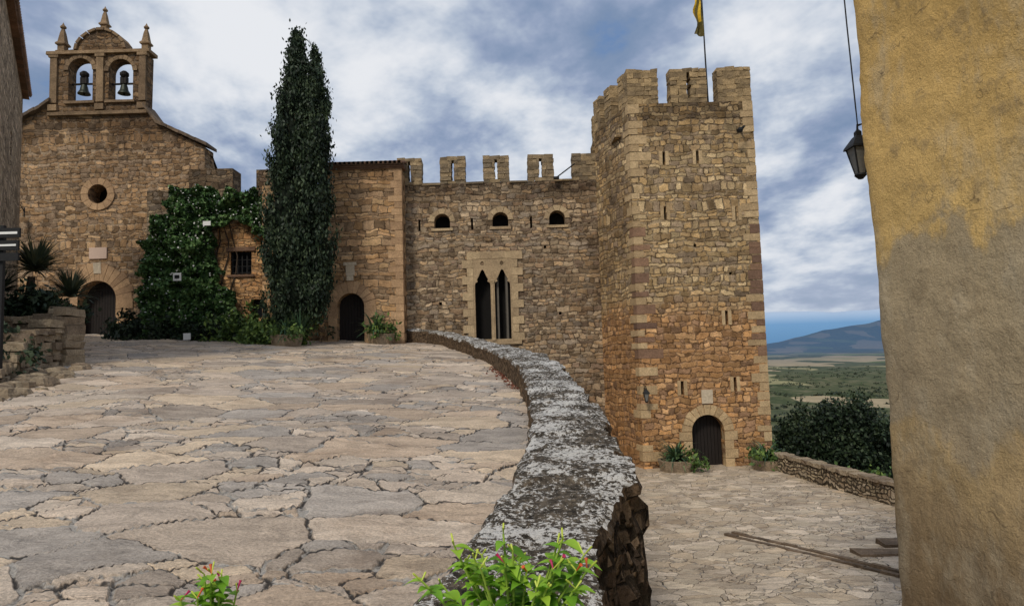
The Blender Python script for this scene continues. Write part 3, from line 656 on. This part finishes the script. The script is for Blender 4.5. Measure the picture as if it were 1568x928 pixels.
# ------------------------------------------------------------------ yard low wall
E=empty('low_stone_wall',(10.5,23,YD)); mb=MB(); LW=[(9.9,26.6),(10.2,24.5),(10.55,22),(10.9,20),(11.2,16),(11.4,10),(11.4,4)]
Lx=[p[0] for p in LW]; Ly=[p[1] for p in LW]
ys=np.arange(4,26.7,.25)
for a,b in zip(ys[:-1],ys[1:]):
    xa=np.interp(a,Ly[::-1],Lx[::-1]);xb=np.interp(b,Ly[::-1],Lx[::-1]); h=.62
    mb.add([(xa,a,YD-.5),(xa+.4,a,YD-3),(xb,b,YD-.5),(xb+.4,b,YD-3),(xa,a,YD+h),(xa+.4,a,YD+h),(xb,b,YD+h),(xb+.4,b,YD+h)],[(0,2,6,4),(1,5,7,3),(0,4,5,1),(2,3,7,6)])
mb.make('wall_body','lowwall',E)
mb=MB(); y=4.
while y<26.5:
    w=random.uniform(.25,.55); xa=np.interp(y+w/2,Ly[::-1],Lx[::-1]); mb.box(xa-.05,xa+.44,y+.01,y+w-.01,YD+.59,YD+.69,.03); y+=w
mb.make('wall_coping','boulder',E)
mb=MB(); 
p=lambda t:(5.3+2.8*t,17.7-4.1*t)
for k in range(14):
    (x0,y0),(x1,y1)=p(k/14),p((k+1)/14); nx,ny=.83,.55
    for off,wd,hh in ((-.14,.06,.07),(.14,.06,.07)):
        j=random.uniform(-.015,.015)
        mb.add([(x0+nx*(off-wd),y0+ny*(off-wd),YD-.1),(x1+nx*(off-wd),y1+ny*(off-wd),YD-.1),(x1+nx*(off+wd),y1+ny*(off+wd),YD-.1),(x0+nx*(off+wd),y0+ny*(off+wd),YD-.1),
                (x0+nx*(off-wd),y0+ny*(off-wd),YD+hh+j),(x1+nx*(off-wd),y1+ny*(off-wd),YD+hh+j),(x1+nx*(off+wd),y1+ny*(off+wd),YD+hh+j),(x0+nx*(off+wd),y0+ny*(off+wd),YD+hh+j)],[(4,5,6,7),(0,1,5,4),(2,3,7,6),(0,4,7,3),(1,2,6,5)])
mb.box(7.5,8.7,15.5,15.9,YD-.1,YD+.09,.05); mb.box(8.4,9.4,16.2,16.6,YD-.1,YD+.11,.05)
mb.make('drain_channel','coping')
# ------------------------------------------------------------------ right plastered house
E=empty('plastered_house',(6,6,YD)); us=np.linspace(0,9.0,110); zs=np.linspace(-5,7,140); vs=[];fs=[]
c0=Vector((4.26,8.0)); c1=Vector((4.92,2.0)); dd=(c1-c0)/6.03
for i,u in enumerate(us):
    for j,z in enumerate(zs):
        x=c0.x+dd.x*u; y=c0.y+dd.y*u
        n=.06*mn.noise(Vector((u*.6,z*.6,0)))+.03*mn.noise(Vector((u*2.2,z*2.2,4)))+.016*mn.noise(Vector((u*7,z*7,4)))
        e=math.exp(-u/.05)*.04; bat=max(0,(z))*.012
        vs.append((x-n+e-bat,y,z))
for i in range(109):
    for j in range(139): fs.append((i*140+j,i*140+j+1,(i+1)*140+j+1,(i+1)*140+j))
mb=MB(); mb.add(vs,fs); edge=vs[:140]
o=[(p[0]+.06,p[1]+.05,p[2]) for p in edge]; o2=[(p[0]+5,p[1]+.5,p[2]) for p in edge]
for A_,B_ in ((edge,o),(o,o2)): mb.add(A_+B_,[(j,j+1,141+j,140+j) for j in range(139)])
mb.make('plastered_wall','plaster',E,smooth=True)
mb=MB(); mb.add([(4.35,8,7),(9.3,8.5,7),(9.3,-1,7),(5.2,-1,7)],[(0,1,2,3)]); mb.make('roof_slab','tile',E)
lantern('street_lamp',(4.40,8.42,2.44),.95,(.22,-.12,0))
mb=MB(); mb.tube([(4.12,8.02,5.2),(4.16,8.03,3.9),(4.21,8.06,2.9),(4.24,8.1,2.6)],.009,5); mb.make('hanging_cable','iron')
# ------------------------------------------------------------------ plants
def rosette(name,c,n,L,wd,mat,droop=.6,up=.9,parent=None):
    mb=MB(); 
    for k in range(n):
        a=random.uniform(0,6.28); el=random.uniform(.15,1.35)*up; l=L*random.uniform(.7,1.1); w=wd*random.uniform(.7,1.2)
        p=Vector(c); d=Vector((math.cos(a)*math.cos(el),math.sin(a)*math.cos(el),math.sin(el))); sd=Vector((-math.sin(a),math.cos(a),0)); pts=[]
        N=6
        for q in range(N+1):
            t=q/N; ww=w*(1-t**1.6)*.5+.002; pts.append((p-sd*ww,p+sd*ww)); p=p+d*(l/N); d=(d+Vector((0,0,-droop*random.uniform(.1,.3)*(1+t)))).normalized()
        vs=[x for pr in pts for x in pr]; mb.add(vs,[(2*q,2*q+1,2*q+3,2*q+2) for q in range(N)])
    return mb.make(name,mat,parent,uv=False)
def herb(name,c,r,n,size,mat,parent=None):
    nc=max(6,n//60); cc=rng.normal(size=(nc,3))*np.array(r)*.5; cc[:,2]=np.abs(cc[:,2])*1.1
    p=cc[rng.integers(0,nc,n)]+rng.normal(size=(n,3))*size*1.6; return leaves(name,p+np.array(c),size,mat,parent,up=.6,elong=2.)
def planter(name,c,r,h,L=.9,n=60):
    e=empty(name,c); mb=MB(); mb.lathe(c,[(r*.8,-.1),(r*.95,h*.6),(r,h),(r*.88,h),(r*.85,h*.8)],12,jit=.04)
    mb.make('stone_pot','boulder',e); rosette('strap_leaves',(c[0],c[1],c[2]+h*.9),n,L,.09,'strap',.9,parent=e); herb('small_herbs',(c[0],c[1],c[2]+h*.8),(r*1.3,r*1.3,.35),500,.09,'herb',e); return e
planter('planter',(6.3,27.4,YD),.75,.45,L=1.2,n=90); planter('planter',(9.75,27.1,YD),.65,.4,L=1.0,n=80)
planter('planter',(-5.7,29.6,gz(-5.7,29.6)),.6,.45,L=.9); planter('planter',(-9.1,27.6,gz(-9.1,27.6)),.65,.45,L=1.2,n=90)
e=empty('border_plants',(-13,30,1.4))
herb('herbs_a',(-10.0,28.2,gz(-10,28.2)),(1.3,.5,.7),4500,.10,'herb',e); herb('herbs_b',(-14.,30.2,gz(-14,30.2)),(3.4,.5,.55),5500,.09,'bush',e); herb('herbs_c',(-11.3,29.5,gz(-11.3,29.5)),(1.8,.5,.8),4000,.1,'herb',e); herb('herbs_d',(-17.2,31.6,gz(-17,31.6)),(1.2,.5,.9),3000,.1,'bush',e)
rosette('agave_leaves',(-5.95,29.4,1.3),45,1.2,.10,'strap',.6,parent=e); rosette('flax_leaves',(-8.7,28.,1.2),60,1.3,.09,'strap',.4,1.1,parent=e)
# terrace on the left: dry stone edge following the property line
E=empty('terrace_wall',(-13,18.5,0)); mb=MB()
TP=[(-9.9,13.0),(-11.2,15.4),(-12.05,17.2),(-12.1,18.8),(-13.6,21.2),(-15.4,23.6)]; TH=[.2,.6,1.1,1.55,1.6,1.7]
for (p0,p1,h0,h1) in zip(TP[:-1],TP[1:],TH[:-1],TH[1:]):
    L=math.hypot(p1[0]-p0[0],p1[1]-p0[1]); nx,ny=-(p1[1]-p0[1])/L,(p1[0]-p0[0])/L
    fr_=lambda u,d,z,p0=p0,p1=p1,L=L,nx=nx,ny=ny:(p0[0]+(p1[0]-p0[0])*u/L+nx*d,p0[1]+(p1[1]-p0[1])*u/L+ny*d,z)
    z=0
    while z<max(h0,h1):
        h=random.uniform(.12,.24); u=-.05
        while u<L:
            w=random.uniform(.2,.55); hm=h0+(h1-h0)*min(1,u/L); gq=fr_(u,0,0); 
            if z<hm: mb.box(u+.01,u+w-.01,random.uniform(-.08,.04),.55,gz(gq[0],gq[1])-.1+z,gz(gq[0],gq[1])-.1+z+h-.012,.03,0,fr_)
            u+=w
        z+=h
x=-17.0
while x<-11.9:
    z=gz(x,18)-.2; top=gz(-12.1,18.8)+1.45-max(0,-12.1-x)*.10; w=random.uniform(.28,.6)
    while z<top:
        h=random.uniform(.13,.26); mb.box(x+.01,min(x+w,-11.95)-.01,18.3+random.uniform(-.07,.05)-(x+12)*.1,19.1-(x+12)*.1,z,z+h-.012,.03); z+=h
    x+=w
mb.make('dry_stones','boulder',E)
mb=MB(); vs=[]
for (p,h) in zip(TP,TH): vs.append((p[0]-.3,p[1]+.1,gz(*p)+h-.15))
for (p,h) in zip(TP,TH): vs.append((p[0]-5,p[1]+1.5,gz(*p)+max(h-.1,.3)))
mb.add(vs,[(i,i+1,i+7,i+6) for i in (0,1,3,4)]); mb.make('terrace_soil','soil',E)
mb=MB(); 
for k in range(70):
    t=random.random(); x=np.interp(t,[0,1],[-9.6,-11.9])+random.uniform(-.6,.8)*(.3+t*.7); y=13.0+4.8*t+random.uniform(-.3,.3); s=random.uniform(.08,.28); z=gz(x,y)
    mb.lathe((x,y,z-.1),[(s*.9,0),(s,s*.5),(s*.75,s*.95),(s*.3,s*1.1)],6,rot=random.random()*3,jit=.2)
mb.make('loose_rocks','boulder',E)
e=empty('yucca_plant',(-14.2,20,1.6)); mb=MB(); mb.tube([(-14.2,20,1.2),(-14.15,20,2.2),(-14.1,20,2.8)],[.14,.12,.1],8); mb.tube([(-13.4,20.5,1.2),(-13.3,20.4,2.0)],[.12,.1],8); mb.make('trunks','bark',e)
rosette('crown_a',(-14.0,20,2.95),260,1.15,.085,'yucca',.45,1.,e); rosette('crown_b',(-13.2,20.4,2.2),200,1.0,.08,'yucca',.45,1.,e); rosette('crown_c',(-14.6,19.4,2.3),180,1.,.08,'yucca',.5,1.,e)
e=empty('terrace_shrubs',(-14,17,.5)); 
herb('shrub_a',(-12.9,17.0,.2),(.7,.7,.6),2400,.08,'bush',e); herb('shrub_b',(-13.9,19.7,1.6),(1.1,.7,.5),4500,.09,'bush',e); herb('shrub_c',(-11.9,14.9,-.3),(.6,1.,.9),3000,.08,'bush',e)
def sign(name,parts):
    mb=MB(); 
    for p in parts: mb.box(*p[:6],0,p[6])
    return mb.make(name,['white','iron','tile'])
sign('direction_sign',[(-10.55,-10.47,14,14.08,-.5,3.05,1),(-10.7,-10.1,13.94,13.99,2.78,2.98,1),(-10.66,-10.14,13.93,13.937,2.85,2.9,0),(-10.75,-10.12,13.94,13.99,2.52,2.72,1),(-10.7,-10.16,13.93,13.937,2.6,2.64,0),(-10.7,-10.12,13.94,13.99,2.3,2.46,1)])
sign('ivy_wall_sign',[(-14.95,-14.6,30.1,30.15,3.85,4.2,0),(-14.88,-14.67,30.08,30.095,3.95,4.1,1)])
sign('small_white_sign',[(-13.7,-13.35,30.2,30.24,6.3,6.5,0)])
t=NT('grey_panel'); M['greyp']=t.finish((.28,.29,.30),.5)
mb=MB(); mb.box(-17.05,-16.35,31.3,31.36,2.35,3.3); mb.tube([(-16.95,31.4,1.4),(-16.95,31.4,3.3)],.03,6); mb.tube([(-16.45,31.4,1.4),(-16.45,31.4,3.3)],.03,6); mb.make('information_board','greyp')
sign('plant_label_sign',[(-13.9,-13.6,28.9,28.94,gz(-13.7,29)+.1,gz(-13.7,29)+.38,0)])
# dark shrub beyond yard
E=empty('dark_shrub_tree',(14.8,32,-6)); C=[]
for k in range(260):
    a=random.uniform(0,6.28);r=random.random()**.5*2.6; hx=14.9+r*math.cos(a); hy=32+r*.8*math.sin(a); top=-2.5-1.9*(abs(hx-14.9)/2.8)**2+.8*mn.noise(Vector((hx*2,hy*2,0)))
    z=random.uniform(-6.5,top); C.append(np.array([hx,hy,z])+rng.normal(size=(130,3))*np.array([.18,.18,.30]))
leaves('shrub_foliage',np.concatenate(C),.10,'bush',E,up=.5)
mb=MB()
for k in range(10):
    a=k*.63; mb.tube([(14.8,32,-9),(14.8+.5*math.cos(a),32+.5*math.sin(a),-6),(14.8+1.9*math.cos(a),32+1.5*math.sin(a),-4.2)],[.14,.08,.02],6)
mb.make('shrub_limbs','bark',E)
E=empty('hedge_shrubs',(12,27,-5)); C=[]
for k in range(120):
    y=random.uniform(20,40); x=12.3+random.uniform(0,2.)+.1*(y-20); C.append(np.array([x,y,-5.8+random.uniform(-1.,.5)])+rng.normal(size=(90,3))*.25)
leaves('hedge_foliage',np.concatenate(C),.11,'herb',E,up=.5)
# foreground flower plants
def mirabilis(name,c,H,spread,n,nleaf,pf=.3):
    e=empty(name,c); ms=MB(); ml=MB(); mf=MB()
    def leaf(p,d,l):
        sd=d.cross(Vector((0,0,1))).normalized() if abs(d.z)<.98 else Vector((1,0,0)); nrm=sd.cross(d).normalized()
        pr=[(0,.0),(.12,.22),(.3,.30),(.5,.26),(.75,.13),(1.,.0)]; vs=[]
        for q,(t_,w) in enumerate(pr):
            cc=p+d*l*t_-Vector((0,0,1))*l*.4*t_*t_; vs+= [cc-sd*w*l+nrm*w*l*.35,cc,cc+sd*w*l+nrm*w*l*.35]
        fs=[]
        for q in range(5): fs+=[(3*q,3*q+1,3*q+4,3*q+3),(3*q+1,3*q+2,3*q+5,3*q+4)]
        ml.add(vs,fs)
    for k in range(n):
        a=random.uniform(0,6.28); rr=random.uniform(.25,1); tip=Vector(c)+Vector((math.cos(a)*spread*rr,math.sin(a)*spread*.6*rr,H*(random.uniform(.8,1.0)-.22*rr*rr)))
        mid=Vector(c).lerp(tip,.5)+Vector((0,0,H*.1)); ms.tube([c,mid,tip],[.008,.006,.004],6)
        for q in range(nleaf):
            t_=random.uniform(.4,1.); p=mid.lerp(tip,(t_-.5)*2) if t_>.5 else Vector(c).lerp(mid,t_*2); b=random.uniform(0,6.28)
            leaf(p,Vector((math.cos(b),math.sin(b),random.uniform(0,.7))).normalized(),random.uniform(.06,.11))
        for q in range(2):
            b=random.uniform(0,6.28); d=Vector((math.cos(b)*.8,math.sin(b)*.8,.8)).normalized(); l=random.uniform(.02,.05)
            if random.random()>pf: mf.tube([tip,tip+d*l,tip+d*l*1.2],[.002,.0042,.003],6,mi=2)
            else: mf.tube([tip,tip+d*l,tip+d*l*1.25],[.002,.0045,.007],8,mi=random.choice([0,1]))
    ms.make('stems','stem',e); ml.make('leaves','lime',e,uv=False,smooth=True); mf.make('flowers',['magenta','redbud','palebud'],e)
mirabilis('four_oclock_flower_plant',(-.03,2.6,-1.28),.66,.36,24,12,.12)
mirabilis('four_oclock_flower_plant',(-1.35,3.05,-1.66),.84,.15,12,13,.35)
# ------------------------------------------------------------------ terrain
def th(x,y):
    d=max(x-12.,y-42,-x-45,-y-25,0.); r=math.hypot(x,y)
    z=-5.4-88*(1-math.exp(-d/110.))
    z+=(4*mn.noise(Vector((x/90,y/90,0)))+6*mn.noise(Vector((x/400,y/400,2))))*min(1,d/150)
    s=min(1,max(0,(r-1800)/5000)); z+=52*s*s*(3-2*s)
    z+=560*math.exp(-((x-6000)/2300)**2-((y-8500)/1300)**2)*(1+.18*mn.noise(Vector((x/900,y/900,1)))+.08*mn.noise(Vector((x/250,y/250,1))))
    return z
angs=list(np.arange(-180,-50,5.))+list(np.arange(-50,10,1.5))+list(np.arange(10,36,.15))+list(np.arange(36,60,1.5))+list(np.arange(60,180,5.)); rr=[0.]+list(np.geomspace(8,60000,170))
vs=[];fs=[]
for r in rr:
    for a in angs: x=r*math.sin(R(a)); y=r*math.cos(R(a)); vs.append((x,y,th(x,y)))
na=len(angs)
for i in range(len(rr)-1):
    for k in range(na): fs.append((i*na+k,i*na+(k+1)%na,(i+1)*na+(k+1)%na,(i+1)*na+k))
t=NT('valley_fields'); ob=objc(t); ln=t.n('ShaderNodeVectorMath',{'operation':'LENGTH'},i0=ob).outputs['Value']
n2=t.noise(t.map(ob,scale=(.03,.012,.03)),1.,5,.75)
col=t.ramp(n2,[(.35,(.03,.045,.022)),(.48,(.08,.095,.04)),(.56,(.18,.165,.09)),(.64,(.30,.25,.17)),(.7,(.11,.13,.055))])
wv=t.n('ShaderNodeVectorMath',{'operation':'MULTIPLY_ADD'},i0=t.noise(ob,.002,2,.5,out=1),i1=(300,300,0),i2=ob).outputs[0]
fld=t.n('ShaderNodeTexVoronoi',{'voronoi_dimensions':'2D','feature':'F1'},Vector=t.map(wv,scale=(.006,.0022,1),rot=(0,0,.3)),Scale=1.).outputs['Color']
fc=t.ramp(t.n('ShaderNodeSeparateXYZ',i0=fld).outputs[0],[(0,(.05,.065,.03)),(.3,(.17,.22,.06)),(.42,(.06,.07,.035)),(.58,(.48,.37,.24)),(.76,(.07,.08,.045)),(.88,(.36,.32,.17))],'CONSTANT')
col=t.mix(.6,col,fc); haze=t.sstep(ln,1800,9000,0.,.85); col=t.mix(haze,col,(.06,.115,.20))  # distance haze painted into the field and hill colour
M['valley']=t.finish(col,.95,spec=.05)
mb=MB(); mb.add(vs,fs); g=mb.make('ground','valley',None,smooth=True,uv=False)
C=[]
for k in range(2600):
    r=math.exp(random.uniform(math.log(150),math.log(3500))); a=R(random.uniform(14,36)); x=r*math.sin(a); y=r*math.cos(a)
    if mn.noise(Vector((x/150,y/60,7)))<-.05: continue
    z=th(x,y); s=random.uniform(2.,4.5)*(1+r/2500); C.append(np.array([x,y,z+s*.4])+rng.normal(size=(26,3))*np.array([s,s,s*.45])*.6)
M['olive']=leafmat('valley_tree_foliage',[(0.,(.010,.018,.010)),(.5,(.035,.05,.028)),(1.,(.08,.095,.05))],clump=.01)
leaves('valley_trees',np.concatenate(C),2.2,'olive',None)
mb=MB(); vs=[];fs=[]; nxm=160
for j in range(5):
    for i in range(nxm):
        x=-26000+i*60000/(nxm-1); h=1600+170*mn.noise(Vector((x/5000,0,0)))+80*mn.noise(Vector((x/1300,3,0))); hh=[-100,h*.45,h*.85,h,-100][j]; vs.append((x,[24000,25500,27500,29000,34000][j],hh+(60*mn.noise(Vector((x/700,j,0))) if 0<j<3 else 0)))
for j in range(4):
    for i in range(nxm-1): fs.append((j*nxm+i,j*nxm+i+1,(j+1)*nxm+i+1,(j+1)*nxm+i))
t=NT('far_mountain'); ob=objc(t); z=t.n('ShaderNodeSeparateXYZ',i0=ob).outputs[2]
M['far']=t.finish(t.ramp(t.math('DIVIDE',z,1800.),[(0.,(.10,.22,.38)),(.55,(.16,.31,.50)),(.9,(.46,.56,.69))]),1.,spec=0.)  # aerial haze painted as blue base colour, paler towards the ridge
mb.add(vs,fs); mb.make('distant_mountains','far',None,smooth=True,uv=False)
# ------------------------------------------------------------------ sky and sun
w=NT('World',True); scene.world=w.m
SE,SA=45,204
sky=w.n('ShaderNodeTexSky',{'sky_type':'NISHITA','sun_disc':False,'sun_elevation':R(SE),'sun_rotation':R(SA),'air_density':1.2,'dust_density':1.5,'ozone_density':2.5})
g=w.n('ShaderNodeTexCoord').outputs['Generated']; s=w.n('ShaderNodeSeparateXYZ',i0=g)
zz=w.math('ADD',w.math('MAXIMUM',s.outputs[2],0.),.25)
p=w.n('ShaderNodeCombineXYZ',i0=w.math('DIVIDE',s.outputs[0],zz),i1=w.math('DIVIDE',s.outputs[1],zz),i2=0.).outputs[0]
q=w.map(p,scale=(1.15,.8,1),rot=(0,0,R(40)),loc=(5.3,3.4,0))
c1=w.noise(q,1.7,6,.55,.2); c2=w.noise(w.map(p,scale=(1.,1.,1),loc=(7,2,0),rot=(0,0,R(40))),4.2,5,.58,.1)
mixn=w.math('ADD',w.math('MULTIPLY',c1,.66),w.math('MULTIPLY',c2,.34))
dens=w.sstep(mixn,.32,.40)
cc=w.ramp(w.sstep(mixn,.38,.61),[(0,(2.0,2.8,4.3)),(.25,(3.0,3.7,5.2)),(.5,(4.4,5.1,6.3)),(.75,(6.2,6.7,7.5)),(1,(8.0,8.2,8.6))])
hz=w.sstep(s.outputs[2],.02,.20,.45,0.); cc=w.mix(hz,cc,(5.4,6.0,7.0))
col=w.mix(dens,w.mix(.6,sky.outputs[0],(.9,2.2,5.2)),cc)
b=w.n('ShaderNodeBackground',i0=col,Strength=.1); o=w.n('ShaderNodeOutputWorld',i0=b)
sun=bpy.data.lights.new('sun','SUN'); sun.energy=2.2; sun.angle=R(12); sun.color=(1.,.92,.80)
so=bpy.data.objects.new('sun',sun); scene.collection.objects.link(so)
d=Vector((math.sin(R(SA))*math.cos(R(SE)),math.cos(R(SA))*math.cos(R(SE)),math.sin(R(SE)))); so.rotation_euler=d.to_track_quat('Z','Y').to_euler(); so.location=d*60
# ------------------------------------------------------------------ camera
cd=bpy.data.cameras.new('camera'); cd.lens=36*1050/1568; cd.sensor_width=36; cd.clip_end=90000; cd.clip_start=.05
co=bpy.data.objects.new('camera',cd); scene.collection.objects.link(co)
co.matrix_world=Matrix.Rotation(R(94.6),4,'X')@Matrix.Rotation(R(-1.7),4,'Z'); scene.camera=co
scene.view_settings.view_transform='Standard'; scene.view_settings.look='None'; scene.view_settings.exposure=0
